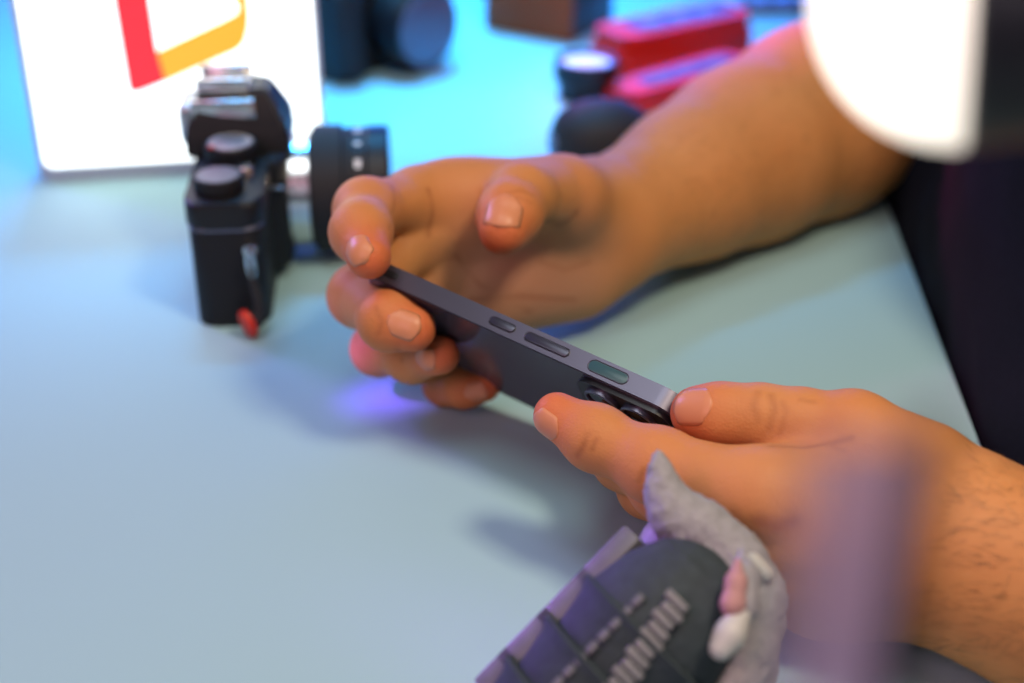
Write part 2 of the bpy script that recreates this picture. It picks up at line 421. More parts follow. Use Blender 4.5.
for k in range(14):
    a = 2 * math.pi * k / 14; bx(bm, 8.2, 10.4, -.5, .5, BH + 11.0, BH + 11.3, 0, 1, Matrix.Translation((18, 52, 0)) @ Matrix.Rotation(a, 4, 'Z'))
fin('dial_marks', bm, M['mark'], d2)
bm = bmesh.new(); lathe(bm, [(1.6, BH + 11), (1.6, BH + 11.5)], 12, Matrix.Translation((9.5, 44, 0))); fin('red_dot', bm, M['red'], d2)
bm = bmesh.new(); lathe(bm, [(4.2, BH), (4.2, BH + 4.5), (3.6, BH + 5.4)], 24, Matrix.Translation((26, 33, 0))); fin('shutter_button', bm, M['chrome'], slr)
bm = bmesh.new(); bx(bm, 10, 20, 31.8, 34, BH + .2, BH + 2.2, .6); fin('index_bar', bm, M['chromedk'], slr)
bm = bmesh.new(); bx(bm, 34, 43, 45, 47, 52.4, 54, .4); fin('side_trim', bm, M['chromedk'], slr)
# lens, along +x at mid body
LM = Matrix.Translation((-7, 84, 36)) @ Matrix.Rotation(math.pi / 2, 4, 'Y')
bm = bmesh.new(); lathe(bm, [(29, 49), (30, 51), (30, 61), (29, 62)], 64, LM); ring = fin('silver_ring', bm, M['chrome'], slr, 25)
bm = bmesh.new(); lathe(bm, [(2, 0), (2, 1.6), (1.5, 2)], 16, LM @ Matrix.Rotation(math.radians(-60), 4, 'Z') @ Matrix.Translation((0, 29.5, 56)) @ Matrix.Rotation(-math.pi / 2, 4, 'X')); fin('release_button', bm, M['chrome'], ring)
bm = bmesh.new(); lathe(bm, [(30, 62), (33.5, 63), (33.5, 78), (31.5, 79), (31.5, 82), (32.5, 83)], 96, LM, (63.5, 77.5, .9, 1)); lens = fin('focus_ring', bm, M['blkrub'], slr, 25)
bm = bmesh.new(); lathe(bm, [(31, 82), (31.6, 83), (31.6, 90), (30.5, 91)], 64, LM); fin('aperture_ring', bm, M['blk'], slr, 25)
bm = bmesh.new(); lathe(bm, [(31.5, 90.5), (32.5, 91.5), (32.5, 101), (31, 102.5), (29, 102), (27, 98), (20, 96)], 96, LM, (92, 100.5, .8, 1)); fin('lens_front', bm, M['blk'], slr, 25)
bm = bmesh.new(); lathe(bm, [(26.5, 97), (18, 99.5), (8, 101), (.001, 101.3)], 48, LM); fin('front_glass', bm, M['glass'], slr)
bm = bmesh.new()
for k in range(16):
    a = 2 * math.pi * k / 16
    bx(bm, 31.4, 31.9, -1.0 if k % 2 else -2.2, 1.0 if k % 2 else 2.2, 85, 88, 0, 1, LM @ Matrix.Rotation(a, 4, 'Z'))
fin('lens_numbers', bm, M['mark'], slr)
# strap lug, ring, cord and red leather tab
bm = bmesh.new(); tube(bm, [(BT - 6, 1, 42), (BT - 6, -4, 42)], 3.2); lug = fin('strap_lug', bm, M['chrome'], slr)
bm = bmesh.new()
tube(bm, [(BT - 6 + 1.5 * math.sin(a), -5.5 - 2.2 * math.cos(a), 36 + 8 * math.cos(a)) for a in np.linspace(0, 2 * math.pi, 25)], 1.1, 8); fin('split_ring', bm, M['chrome'], lug)
bm = bmesh.new(); tube(bm, [(BT - 6, -7, 29), (BT - 4, -9, 22), (BT - 3, -11, 14), (BT - 5, -14, 8)], [2.2, 2.6, 2.8, 3.0]); cord = fin('strap_cord', bm, M['blkrub'], slr)
TM = Matrix.Translation((BT - 9, -13, 8.2)) @ Matrix.Rotation(math.radians(35), 4, 'Z') @ Matrix.Rotation(math.radians(75), 4, 'Y')
bm = bmesh.new(); lathe(bm, [(6.6, -2), (7.6, -1.2), (7.6, 1.2), (6.6, 2)], 32, TM @ Matrix.Scale(.75, 4, (0, 1, 0))); fin('leather_tab', bm, M['redlea'], cord)
bm = bmesh.new(); lathe(bm, [(5.0, 2), (5.2, 4.5), (3, 6)], 24, TM @ Matrix.Scale(.75, 4, (0, 1, 0))); fin('tab_back', bm, M['blkrub'], cord)

# ================================================================== modern camera behind the sign
c0 = G(334, 84); c1 = G(452, 48); cang = math.atan2(c1[1] - c0[1], c1[0] - c0[0])
dc = empty('digital_camera', c0, cang)
tag(dc, 'dark camera with round lens standing right of the lightbox at back', 'camera')
bm = bmesh.new(); prism(bm, rrect(0, 118, 0, 42, 9), 0, 72, 3, 3); fin('body', bm, M['blkmat'], dc)
bm = bmesh.new(); prism(bm, rrect(-1, 26, -12, 30, 9), 2, 66, 4, 3); fin('grip', bm, M['blkrub'], dc)
t = bmesh.new()
vb = [t.verts.new(v) for v in ((40, 4, 71), (84, 4, 71), (84, 40, 71), (40, 40, 71))]; vt = [t.verts.new(v) for v in ((48, 8, 90), (76, 8, 90), (76, 36, 90), (48, 36, 90))]
for i in range(4): t.faces.new((vb[i], vb[(i + 1) % 4], vt[(i + 1) % 4], vt[i]))
t.faces.new(vt); t.faces.new(vb[::-1]); bmesh.ops.bevel(t, geom=list(t.edges), offset=1.5, segments=2, affect='EDGES'); fin('viewfinder_hump', t, M['blk'], dc)
bm = bmesh.new(); lathe(bm, [(8, 72), (8.5, 73), (8.5, 79), (7.5, 80)], 40, Matrix.Translation((102, 22, 0)), (73, 79, .5, 1)); fin('mode_dial', bm, M['blk'], dc)
L2 = Matrix.Translation((62, 0, 34)) @ Matrix.Rotation(math.pi / 2, 4, 'X')
bm = bmesh.new(); lathe(bm, [(30, -2), (30, 4), (31, 5), (31, 22), (30, 24), (30, 32), (28.5, 33.5), (26, 33), (23, 28), (17, 26)], 80, L2, (6, 21, .8, 1)); ln = fin('lens_barrel', bm, M['blk'], dc, 25)
bm = bmesh.new(); lathe(bm, [(22, 27.5), (14, 30), (.001, 31.5)], 48, L2); fin('lens_glass', bm, M['glass'], ln)
bm = bmesh.new(); lathe(bm, [(27.4, 33.4), (27.2, 33.7), (25.8, 33.3)], 64, L2); fin('lens_rim', bm, M['dial'], ln)

# ================================================================== wooden box
w0 = G(484, 29); w1 = G(571, 44); wang = math.atan2(w1[1] - w0[1], w1[0] - w0[0]); wl = np.linalg.norm((w1 - w0)[:2])
wb = empty('wooden_box', w0, wang); tag(wb, 'small brown wooden box with dark side standing at the back edge', 'box')
bm = bmesh.new(); bx(bm, 0, wl, 0, 72, 0, 44, 1.2); fin('box_body', bm, M['woodbox'], wb)
bm = bmesh.new(); bx(bm, -1, wl + 1, -1, 73, 45, 58, 1.5); fin('lid', bm, M['woodbox'], wb)
bm = bmesh.new(); bx(bm, wl - .5, wl + .8, 3, 69, 2, 43, .4); fin('side_panel', bm, M['wooddk'], wb)
bm = bmesh.new(); bx(bm, wl * .42, wl * .58, -2.5, 0, 38, 50, .8); fin('clasp', bm, M['chromedk'], wb)

# ================================================================== the two red meters
def meter(name, o, ang, Ln, Wd, H, label, group):
    e = empty(name, o, ang); tag(e, label, 'meter', group)
    bm = bmesh.new(); prism(bm, roundpoly([(0, 6), (8, 0), (Ln - 6, 0), (Ln, 6), (Ln, Wd - 6), (Ln - 6, Wd), (8, Wd), (0, Wd - 6)], 6), 0, H * .62, 3, 3); fin('case', bm, M['meter'], e)
    bm = bmesh.new(); prism(bm, roundpoly([(2, 8), (10, 2), (Ln - 8, 2), (Ln - 2, 8), (Ln - 2, Wd - 8), (Ln - 8, Wd - 2), (10, Wd - 2), (2, Wd - 8)], 6), H * .62, H, 4, 3); fin('front_cover', bm, M['meter'], e)
    bm = bmesh.new(); prism(bm, rrect(24, Ln - 12, 9, Wd - 9, 7), H - .8, H + .8, .5, 2); sc = fin('display_panel', bm, M['lcd'], e)
    bm = bmesh.new()
    for k in range(3): bx(bm, 34 + k * 26, 52 + k * 26, 16, Wd - 16, H + .7, H + 1.4, .3)
    fin('display_segments', bm, M['silver'], sc)
    bm = bmesh.new()
    for k in range(6): bx(bm, 26 + k * 12, 32 + k * 12, -.8, 1, 3, H * .5, .4)
    fin('grip_ribs', bm, M['meter'], e)
    return e
m0 = G(622, 82); m1 = G(744, 50); mang = math.atan2(m1[1] - m0[1], m1[0] - m0[0]) - math.radians(4)
meter('handheld_meter', m0, mang, np.linalg.norm((m1 - m0)[:2]) + 4, 46, 30, 'larger red handheld meter with dark display at the back of the desk', None)
m2 = G(632, 119)
meter('handheld_meter', m2, mang + .1, 125, 36, 15, 'flatter red and pink meter half hidden behind the far forearm', None)

# ================================================================== loupe and blower
lp = G(587, 108); lp = lp + np.array([0, 22, 0])
lo = empty('loupe', lp); tag(lo, 'black round magnifier with shiny lilac glass top standing left of red meters', 'magnifier')
bm = bmesh.new(); lathe(bm, [(17, 0), (19, 1), (19, 10), (22, 14), (22.5, 26), (21.5, 27.5), (18.5, 27.5), (17.5, 25.5), (10, 25)], 64, None, (14, 26, .5, 1)); fin('barrel', bm, M['blk'], lo, 25)
bm = bmesh.new(); lathe(bm, [(17.8, 25.2), (12, 27.2), (6, 28.3), (.001, 28.7)], 48); fin('glass', bm, M['violetglass'], lo)
bl = P(603, 148, gd(148, 20)); bl[2] = 0
be = empty('blower_bulb', bl, math.radians(20)); tag(be, 'black rubber blower bulb lying beside the far forearm below the magnifier', 'blower')
BM_ = Matrix.Translation((0, 0, 25.5)) @ Matrix.Rotation(math.radians(92), 4, 'Y') @ Matrix.Scale(1.22, 4)
bm = bmesh.new(); lathe(bm, [(.001, -26), (8, -25.5), (15, -21), (19.5, -12), (20.5, 0), (19, 10), (14, 19), (8, 25), (6, 30), (6, 34)], 56, BM_); bo = fin('bulb', bm, M['blkrub'], be)
bm = bmesh.new(); lathe(bm, [(5, 33), (4.5, 40), (2.6, 66), (2, 68)], 32, BM_); fin('nozzle', bm, M['blk'], be)
bm = bmesh.new(); lathe(bm, [(4, -27.5), (5, -26.5), (5, -24)], 24, BM_); fin('valve', bm, M['dial'], be)

# ribbed grey strip at the far right corner
k0 = G(742, 17); ks = empty('ribbed_strip', k0, math.radians(4)); tag(ks, 'grey ribbed metal strip lying at the back beside the red meter', 'metal strip')
bm = bmesh.new(); bx(bm, 0, 110, 0, 26, 0, 9, 1.5); fin('strip_base', bm, M['silver'], ks)
for k in range(11):
    bm = bmesh.new(); bx(bm, 3 + k * 9.6, 9.4 + k * 9.6, 3, 23, 8.5, 13, .8); fin('rib', bm, M['chromedk'] if k % 2 else M['silver'], ks)

# ================================================================== phone
far = P(366, 263.5, 572); near = P(686, 407, 503)
Lx = nrm(near - far); PL = 147.6
Bn = nrm(cv(-.50, .81, -.30)); Bn = nrm(Bn - (Bn @ Lx) * Lx)      # normal of the phone's back
Wx = nrm(np.cross(Lx, Bn));
if Wx @ cv(0, 0, 1) < 0: Wx = -Wx                                # runs across the back, away from the camera
PW, PT = 70.0, 8.0
RHO = 11.0
# local frame of the phone: x = length, y = width, z = toward the back's outside ; origin = visible long edge, far end
ctr = (far + near) / 2
org = ctr - Lx * PL / 2 - Bn * PT / 2
rot = Matrix(((Lx[0], Wx[0], Bn[0]), (Lx[1], Wx[1], Bn[1]), (Lx[2], Wx[2], Bn[2])))
flipz = rot.determinant() < 0
phone = bpy.data.objects.new('smartphone', None); phone.empty_display_size = .02; COL.objects.link(phone)
if flipz:                                       # keep a right-handed frame: let y run the other way
    rot = Matrix(((Lx[0], -Wx[0], Bn[0]), (Lx[1], -Wx[1], Bn[1]), (Lx[2], -Wx[2], Bn[2])))
YS = -1 if flipz else 1
phone.matrix_world = Matrix.Translation(Vector(org) * S) @ rot.to_4x4()
tag(phone, 'dark grey smartphone held sideways between both hands, back toward the viewer', 'phone')
def Y(y0, y1): return (min(YS * y0, YS * y1), max(YS * y0, YS * y1))
def to_phone(p):
    d = p - org; return np.array([d @ Lx, d @ Wx, d @ Bn])
bm = bmesh.new(); prism(bm, rrect(0, PL, *Y(0, PW), RHO, 12), .1, PT - .1, 0.9, 3); fin('frame', bm, M['phframe'], phone)
bm = bmesh.new(); prism(bm, rrect(1.0, PL - 1.0, *Y(1.0, PW - 1.0), RHO - 1, 12), PT - .6, PT + .12, .25, 2); fin('back_glass', bm, M['phback'], phone)
bm = bmesh.new(); prism(bm, rrect(1.2, PL - 1.2, *Y(1.2, PW - 1.2), RHO - 1, 12), -.1, .5, .2, 2); fin('screen', bm, M['phscreen'], phone)
def on_side(px, py):                            # sight line onto the visible long side
    c = np.array([0, 0, CH]); r = P(px, py, 1.0) - c; t = ((org - c) @ Wx) / (r @ Wx); return to_phone(c + t * r)
def pill(name, p0, p1, wd, m, h=.5, zc=None):
    a = on_side(*p0); b = on_side(*p1); z = PT / 2 if zc is None else zc
    r = wd / 2
    poly = [];
    for k in range(13): an = math.pi / 2 + math.pi * k / 12; poly.append((min(a[0], b[0]) + r + r * math.cos(an), z + r * math.sin(an)))
    for k in range(13): an = -math.pi / 2 + math.pi * k / 12; poly.append((max(a[0], b[0]) - r + r * math.cos(an), z + r * math.sin(an)))
    bm = bmesh.new(); prism(bm, poly, -h, .4, min(.2, h * .45), 2, Matrix(((1, 0, 0, 0), (0, 0, YS, 0), (0, 1, 0, 0), (0, 0, 0, 1))))
    return fin(name, bm, m, phone)
pill('side_button', (491, 318), (515, 329), 3.0, M['phbtn'], .5)
pill('side_button', (525, 336), (568, 355), 3.2, M['phbtn'], .5)
pill('antenna_window', (587, 367), (625, 384), 4.2, M['phteal'], .12)
pill('side_slot', (383, 259), (403, 271), 3.2, M['phdark'], .12)
def groove(p0, p1, wd):
    a = on_side(*p0); b = on_side(*p1); r = wd / 2 + .28; z = PT / 2; pts = []
    x0, x1 = min(a[0], b[0]) - .28, max(a[0], b[0]) + .28
    for k in range(9): an = math.pi / 2 + math.pi * k / 8; pts.append((x0 + r + r * math.cos(an), YS * -.05, z + r * math.sin(an)))
    for k in range(9): an = -math.pi / 2 + math.pi * k / 8; pts.append((x1 - r + r * math.cos(an), YS * -.05, z + r * math.sin(an)))
    bm = bmesh.new(); tube(bm, pts + [pts[0]], .16, 6); fin('button_gap', bm, M['phdark'], phone)
groove((491, 318), (515, 329), 3.0); groove((525, 336), (568, 355), 3.2); groove((587, 367), (625, 384), 4.2)
cb = on_side(572, 372)[0]
bm = bmesh.new(); prism(bm, rrect(cb, PL - 3.0, *Y(2.6, 38), 8, 10), PT, PT + 2.2, .8, 3); cbump = fin('camera_bump', bm, M['bump'], phone)
for (x, y) in ((cb + 11, 12), (cb + 27, 12), (cb + 19, 28)):
    bm = bmesh.new(); lathe(bm, [(7.4, PT + 2), (7.4, PT + 3.8), (6.9, PT + 4.2), (6.2, PT + 4.1), (6.0, PT + 3.2), (3, PT + 3)], 40, Matrix.Translation((x, YS * y, 0))); lr = fin('lens_ring', bm, M['phframe'], cbump)
    bm = bmesh.new(); lathe(bm, [(6.05, PT + 3.3), (3, PT + 3.8), (.001, PT + 3.9)], 32, Matrix.Translation((x, YS * y, 0))); fin('lens_glass', bm, M['glass'], lr)
bm = bmesh.new(); lathe(bm, [(2.4, PT + 2), (2.4, PT + 2.5)], 24, Matrix.Translation((cb + 30, YS * 28, 0))); fin('flash', bm, M['mark'], cbump)
def on_back(px, py, off):                       # sight line onto a plane lying off mm outside the phone's back
    c = np.array([0, 0, CH]); r = P(px, py, 1.0) - c; t = ((org + Bn * (PT + off) - c) @ Bn) / (r @ Bn); return c + t * r

# ================================================================== the person
person = empty('person', (300, 590, -740))
tag(person, 'person in black short sleeved shirt leaning on the desk holding a phone in both hands', 'person')
def local(o): return o      # body meshes are written in world mm and re-parented with an inverse
def adopt(o):
    o.parent = person; o.matrix_parent_inverse = Matrix.Translation(Vector((300, 590, -740)) * S).inverted(); return o

def chain(js):
    out = []
    for (p, r), (q, s) in zip(js[:-1], js[1:]): out.append((np.asarray(p, float), np.asarray(q, float), r, s))
    return out
# ---- far hand (right): joints as points and radii
R = {}
R['wrist'] = P(612, 222, 694)
R['index'] = [(P(424, 201, 630), 13.0), (P(366, 210, 596), 12.2), (P(361, 232, 572), 11.2), (P(369, 257, 556), 8.8)]
R['middle'] = [(P(412, 242, 628), 12.8), (P(360, 296, 604), 12.2), (on_back(388, 321, 11.0), 10.6), (on_back(413, 329, 9.6), 9.2)]
R['ring'] = [(P(432, 282, 640), 12.3), (P(378, 349, 622), 10.4), (on_back(412, 358, 9.8), 9.4), (on_back(440, 355, 8.4), 8.2)]
R['pinky'] = [(P(458, 318, 645), 11), (P(446, 383, 626), 8.8), (P(464, 386, 616), 8.3), (P(484, 385, 609), 7.4)]
R['thumb'] = [(P(588, 212, 676), 19.0), (P(566, 198, 648), 16.0), (P(522, 196, 612), 12.8), (P(510, 214, 598), 12.4), (P(504, 230, 589), 10.6)]
R['palm'] = [
    (R['wrist'], P(470, 205, 640), 25, 17), (R['wrist'], P(415, 196, 628), 22, 12.5), (R['wrist'], P(408, 236, 628), 22, 13),
    (P(600, 240, 690), P(428, 276, 641), 23, 13), (P(585, 255, 685), P(455, 312, 646), 24, 13),
    (P(575, 282, 680), P(480, 300, 652), 18, 15), (P(588, 212, 680), P(560, 200, 652), 22, 17),
    (P(520, 190, 640), P(450, 190, 634), 13, 12),
]
R['arm'] = chain([(R['wrist'], 27.5), (P(650, 204, 716), 30), (P(690, 183, 738), 38), (P(745, 155, 768), 46), (P(815, 122, 804), 52), (np.array([232., 815., 58.]), 52), (np.array([300., 800., 220.]), 56)])
# ---- near hand (left)
Lh = {}
Lh['wrist'] = P(962, 550, 470)
Lh['index'] = [(P(765, 498, 468), 14.5), (P(658, 466, 489), 12.0), (P(596, 438, 501), 10.4), (P(557, 416, 507), 8.6)]
Lh['middle'] = [(P(775, 535, 474), 13.5), (P(664, 488, 504), 10.4), (P(622, 462, 524), 9.0), (P(600, 442, 537), 8.0)]
Lh['ring'] = [(P(792, 568, 478), 12.5), (P(690, 518, 510), 10.0), (P(646, 490, 530), 8.8), (P(624, 470, 546), 7.8)]
Lh['pinky'] = [(P(812, 594, 482), 11.5), (P(726, 546, 508), 9.0), (P(690, 525, 526), 8.0), (P(670, 508, 541), 7.2)]
Lh['thumb'] = [(P(925, 468, 478), 16), (P(852, 434, 487), 13.6), (P(800, 424, 492), 11.0), (P(760, 419, 496), 10.8), (P(722, 416, 500), 10.2), (P(697, 413, 503), 9.6)]
Lh['palm'] = [
    (Lh['wrist'], P(765, 494, 472), 25, 14.5), (Lh['wrist'], P(778, 533, 475), 24, 15), (Lh['wrist'], P(794, 566, 479), 23, 14), (Lh['wrist'], P(814, 592, 483), 21, 13),
    (P(940, 505, 474), P(862, 442, 486), 21, 14), (P(900, 492, 480), P(790, 490, 478), 18, 13), (P(930, 560, 474), P(850, 590, 480), 22, 16),
]
Lh['arm'] = chain([(Lh['wrist'], 25.5), (P(1010, 574, 463), 27), (P(1080, 602, 456), 32), (P(1160, 606, 452), 39), (np.array([236., 354., 50.]), 42), (np.array([300., 385., 210.]), 50)])

R['pc'] = P(515, 275, 655); R['tk'] = 12; Lh['tk'] = 5
def hand_mesh(H, h, creases):
    prims = list(H['palm']) + list(H['arm'])
    for f in ('index', 'middle', 'ring', 'pinky', 'thumb'): prims += chain(H[f])
    pts = np.array([p[0] for p in prims] + [p[1] for p in prims]); r = 34
    lo = pts.min(0) - r; hi = pts.max(0) + r
    g = Grid(lo, hi, h)
    palm = g.field(H['palm'], 12); palm = g.field(H['arm'], 16, palm)
    out = palm.copy()
    for f in ('index', 'middle', 'ring', 'pinky', 'thumb'):
        F_ = g.new()
        for p in chain(H[f]): g.put(F_, p, 5.0)
        # fuller pads and knuckles
        js = H[f]
        for i in range(1, len(js) - 1):
            q = np.asarray(js[i][0]); g.put(F_, (q, q, js[i][1] * 1.0, js[i][1] * 1.0), 6)
        out = np.minimum(out, smin(palm, F_, 8 if f != 'thumb' else H['tk'])); del F_
    V, F = surface_nets(out, g); V = relax(V, F, 3, .5)
    tint = np.zeros((len(V), 3), np.float32)
    if 'pc' in H: tint[:, 2] = .85 * np.exp(-(np.linalg.norm(V - H['pc'], axis=1) / 46) ** 4)
    for f in ('index', 'middle', 'ring', 'pinky', 'thumb'):
        a, b = np.asarray(H[f][-1][0]), np.asarray(H[f][-2][0])
        tip = a + nrm(a - b) * 5
        tint[:, 0] = np.maximum(tint[:, 0], .75 * np.exp(-(np.linalg.norm(V - tip, axis=1) / 17) ** 2))
        m = np.asarray(H[f][1][0]); tint[:, 0] = np.maximum(tint[:, 0], .22 * np.exp(-(np.linalg.norm(V - m, axis=1) / 16) ** 2))
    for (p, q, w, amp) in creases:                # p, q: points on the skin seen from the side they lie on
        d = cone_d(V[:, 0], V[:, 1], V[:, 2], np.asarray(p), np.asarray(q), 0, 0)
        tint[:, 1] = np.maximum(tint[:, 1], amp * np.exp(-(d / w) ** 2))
    return V, F, tint, g, out
def hit(g, D, px, py):                           # first skin point on a sight line
    c = np.array([0, 0, CH]); r = P(px, py, 1.0) - c
    for d in np.arange(380, 760, .5):
        q = c + r * d; i = np.round((q - g.lo) / g.h).astype(int)
        if np.all(i >= 0) and np.all(i < g.n) and D[tuple(i)] < 0: return q
    return None
def march(g, D, p, n, far_=16.0):                # walk along -n from p + far*n until the skin
    for s in np.arange(far_, -far_, -.06):
        q = p + n * s; f = (q - g.lo) / g.h; i = np.floor(f).astype(int)
        if np.any(i < 0) or np.any(i >= g.n - 1): continue
        t = f - i; c = D[i[0]:i[0] + 2, i[1]:i[1] + 2, i[2]:i[2] + 2]
        v = c[0] * (1 - t[0]) + c[1] * t[0]; v = v[0] * (1 - t[1]) + v[1] * t[1]; v = v[0] * (1 - t[2]) + v[1] * t[2]
        if v < 0: return q
    return p
def nail(g, D, js, n, wid, ln, shift=0.0, label=None):
    a = np.asarray(js[-1][0]); b = np.asarray(js[-2][0]); ax = nrm(a - b); n = nrm(n - (n @ ax) * ax); sd = nrm(np.cross(ax, n))
    c = a + ax * shift; NU, NV = 11, 13; vs = []
    for j in range(NV):
        v = -1 + 2 * j / (NV - 1)
        for i in range(NU):
            u = -1 + 2 * i / (NU - 1)
            # rounded-square outline
            k = (1 - .5 * abs(v) ** 6) ; kk = 1 - .18 * abs(u) ** 2.5
            p = c + ax * (v * ln / 2 * kk) + sd * (u * wid / 2 * k)
            q = march(g, D, p, n)
            lift = .36 - .27 * abs(u) ** 4 + (.04 if v > .8 else 0) - (.24 if v < -.8 else 0)
            vs.append(q + n * lift)
    fs = [(j * NU + i, j * NU + i + 1, (j + 1) * NU + i + 1, (j + 1) * NU + i) for j in range(NV - 1) for i in range(NU - 1)]
    V = np.array(vs); F = np.array(fs)
    nn = np.cross(V[fs[60][1]] - V[fs[60][0]], V[fs[60][3]] - V[fs[60][0]])
    if nn @ n < 0: F = F[:, ::-1]
    o = np_mesh('fingernail', V, F, M['nail']); adopt(o)
    sm = o.modifiers.new('thick', 'SOLIDIFY'); sm.thickness = .0006; sm.offset = -1
    return o

FINE = 1.15
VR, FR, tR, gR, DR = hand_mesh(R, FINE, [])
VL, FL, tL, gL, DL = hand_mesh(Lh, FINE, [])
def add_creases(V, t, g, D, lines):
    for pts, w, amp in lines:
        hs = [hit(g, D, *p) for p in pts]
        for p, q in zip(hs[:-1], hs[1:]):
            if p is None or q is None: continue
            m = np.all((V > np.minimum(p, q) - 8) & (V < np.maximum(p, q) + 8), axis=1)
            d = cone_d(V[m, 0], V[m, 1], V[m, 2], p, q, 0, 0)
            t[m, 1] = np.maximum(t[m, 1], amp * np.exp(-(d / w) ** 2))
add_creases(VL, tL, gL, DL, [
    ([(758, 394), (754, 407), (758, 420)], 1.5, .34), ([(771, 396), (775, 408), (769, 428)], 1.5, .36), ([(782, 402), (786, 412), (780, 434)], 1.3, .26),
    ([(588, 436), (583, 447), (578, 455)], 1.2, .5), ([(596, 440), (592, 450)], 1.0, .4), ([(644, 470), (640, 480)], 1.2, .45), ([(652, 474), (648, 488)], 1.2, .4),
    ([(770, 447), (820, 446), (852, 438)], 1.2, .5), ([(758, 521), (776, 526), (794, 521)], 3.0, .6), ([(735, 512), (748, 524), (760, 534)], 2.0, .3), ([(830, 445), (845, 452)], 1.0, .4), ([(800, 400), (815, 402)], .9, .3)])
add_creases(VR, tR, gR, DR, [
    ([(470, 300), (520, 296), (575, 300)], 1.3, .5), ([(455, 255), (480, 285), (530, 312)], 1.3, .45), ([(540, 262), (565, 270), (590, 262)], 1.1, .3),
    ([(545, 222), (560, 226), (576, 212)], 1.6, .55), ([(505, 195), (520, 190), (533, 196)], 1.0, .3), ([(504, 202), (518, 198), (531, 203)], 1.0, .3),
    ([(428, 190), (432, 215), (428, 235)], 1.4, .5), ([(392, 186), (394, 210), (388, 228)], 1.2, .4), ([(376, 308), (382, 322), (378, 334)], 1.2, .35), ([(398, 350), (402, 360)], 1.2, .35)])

# ---- upper body, coarse, meets the arms inside the sleeves
sho = lambda y: np.array([345., y, 330.])
headc = np.array([305., 590., 560.])
torso = [(np.array([335., 590., -250.]), np.array([330., 590., -60.]), 125, 122), (np.array([330., 500., -40.]), np.array([330., 690., -40.]), 104, 104), (np.array([330., 590., -60.]), np.array([345., 590., 200.]), 118, 114),
         (np.array([352., 480., 285.]), np.array([352., 700., 285.]), 86, 86), (np.array([338., 490., 120.]), np.array([338., 700., 120.]), 104, 104),
         (np.array([355., 430., 318.]), np.array([355., 750., 318.]), 56, 56), (np.array([350., 590., 330.]), np.array([330., 590., 460.]), 58, 52)]
ua = [(sho(405.), np.array([300., 385., 210.]), 54, 50), (sho(775.), np.array([300., 800., 220.]), 56, 56)]
skull = [(headc + [18, 0, 40], headc + [-6, 0, 52], 84, 74), (headc + [-20, -18, -30], headc + [-20, 18, -30], 46, 46), (headc + [-52, 0, -58], headc + [-40, 0, -50], 22, 30),
         (headc + [-78, 0, 18], headc + [-88, 0, -12], 8, 11), (headc + [-66, -26, 34], headc + [-66, 26, 34], 14, 14)]
ears = [(headc + [10, s * 76, 12], headc + [6, s * 78, -14], 14, 9, (np.array([0., 1., 0.]), 1.9)) for s in (-1, 1)]
lips = [(headc + [-72, -16, -36], headc + [-72, 16, -36], 6.5, 6.5)]
gb = Grid((180, 340, -390), (500, 850, 720), 6.0)
Db = gb.field(torso, 40); Db = gb.field(ua, 24, Db); Hd = gb.field(skull, 26); Hd = gb.field(ears, 5, Hd); Hd = gb.field(lips, 6, Hd); Db = smin(Db, Hd, 18)
Xb, Yb, Zb = gb.coords()
Db = np.maximum(Db, np.where((Zb < 300) & (Yb < 745) & (Yb > 430), corner[0] + (Yb - corner[1]) * math.tan(TA) + 22 - Xb, -60)).astype(np.float32)
VB, FB = surface_nets(Db, gb); VB = relax(VB, FB, 1)
Vall = np.concatenate([VR, VL, VB]); Fall = np.concatenate([FR, FL + len(VR), FB + len(VR) + len(VL)])
Tall = np.concatenate([tR, tL, np.zeros((len(VB), 3), np.float32)])
adopt(np_mesh('body', Vall, Fall, M['skin'], None, Tall))
# ---- fine dark hair on wrists and forearms
def arm_hair(V, F, axis_a, axis_b, n, tlo, thi, side):
    nv = np.zeros_like(V); fn = np.cross(V[F[:, 2]] - V[F[:, 0]], V[F[:, 3]] - V[F[:, 1]])
    for i in range(4): np.add.at(nv, F[:, i], fn)
    nv /= np.linalg.norm(nv, axis=1)[:, None] + 1e-9
    ax = axis_b - axis_a; t = ((V - axis_a) @ ax) / (ax @ ax)
    ok = np.where((t > tlo) & (t < thi) & (nv @ side > -.2))[0]
    vs, fs = [], []
    if len(ok) == 0: return vs, fs
    for i in rng.choice(ok, n):
        d = nrm(-ax * .9 + np.array([0, 0, -1]) * np.linalg.norm(ax) * .3 + rng.standard_normal(3) * np.linalg.norm(ax) * .35); d = nrm(d - (d @ nv[i]) * nv[i]); ln = rng.uniform(4, 9); wv = nrm(np.cross(d, nv[i])) * .055
        p = V[i] + nv[i] * .05; q = p + d * ln * .5 + nv[i] * ln * .16; r = p + d * ln + nv[i] * ln * .20
        k = len(vs); vs += [p - wv, p + wv, q + wv * .8, q - wv * .8, r]; fs += [(k, k + 1, k + 2, k + 3), (k + 3, k + 2, k + 4)]
    return vs, fs
hv, hf = arm_hair(VL, FL, Lh['wrist'], P(1160, 606, 452), 900, -.12, .9, nrm(np.array([0, -.6, .8])))
hv2, hf2 = arm_hair(VR, FR, R['wrist'], P(815, 122, 804), 1100, .05, 1.1, nrm(np.array([0, -.6, .8])))
hm = bpy.data.meshes.new('arm_hair'); hm.from_pydata((np.array(hv + hv2) * S).tolist(), [], hf + [tuple(i + len(hv) for i in f) for f in hf2])
hair_o = link('arm_hair', hm, M['hair']); adopt(hair_o); hair_o['kind'] = 'stuff'
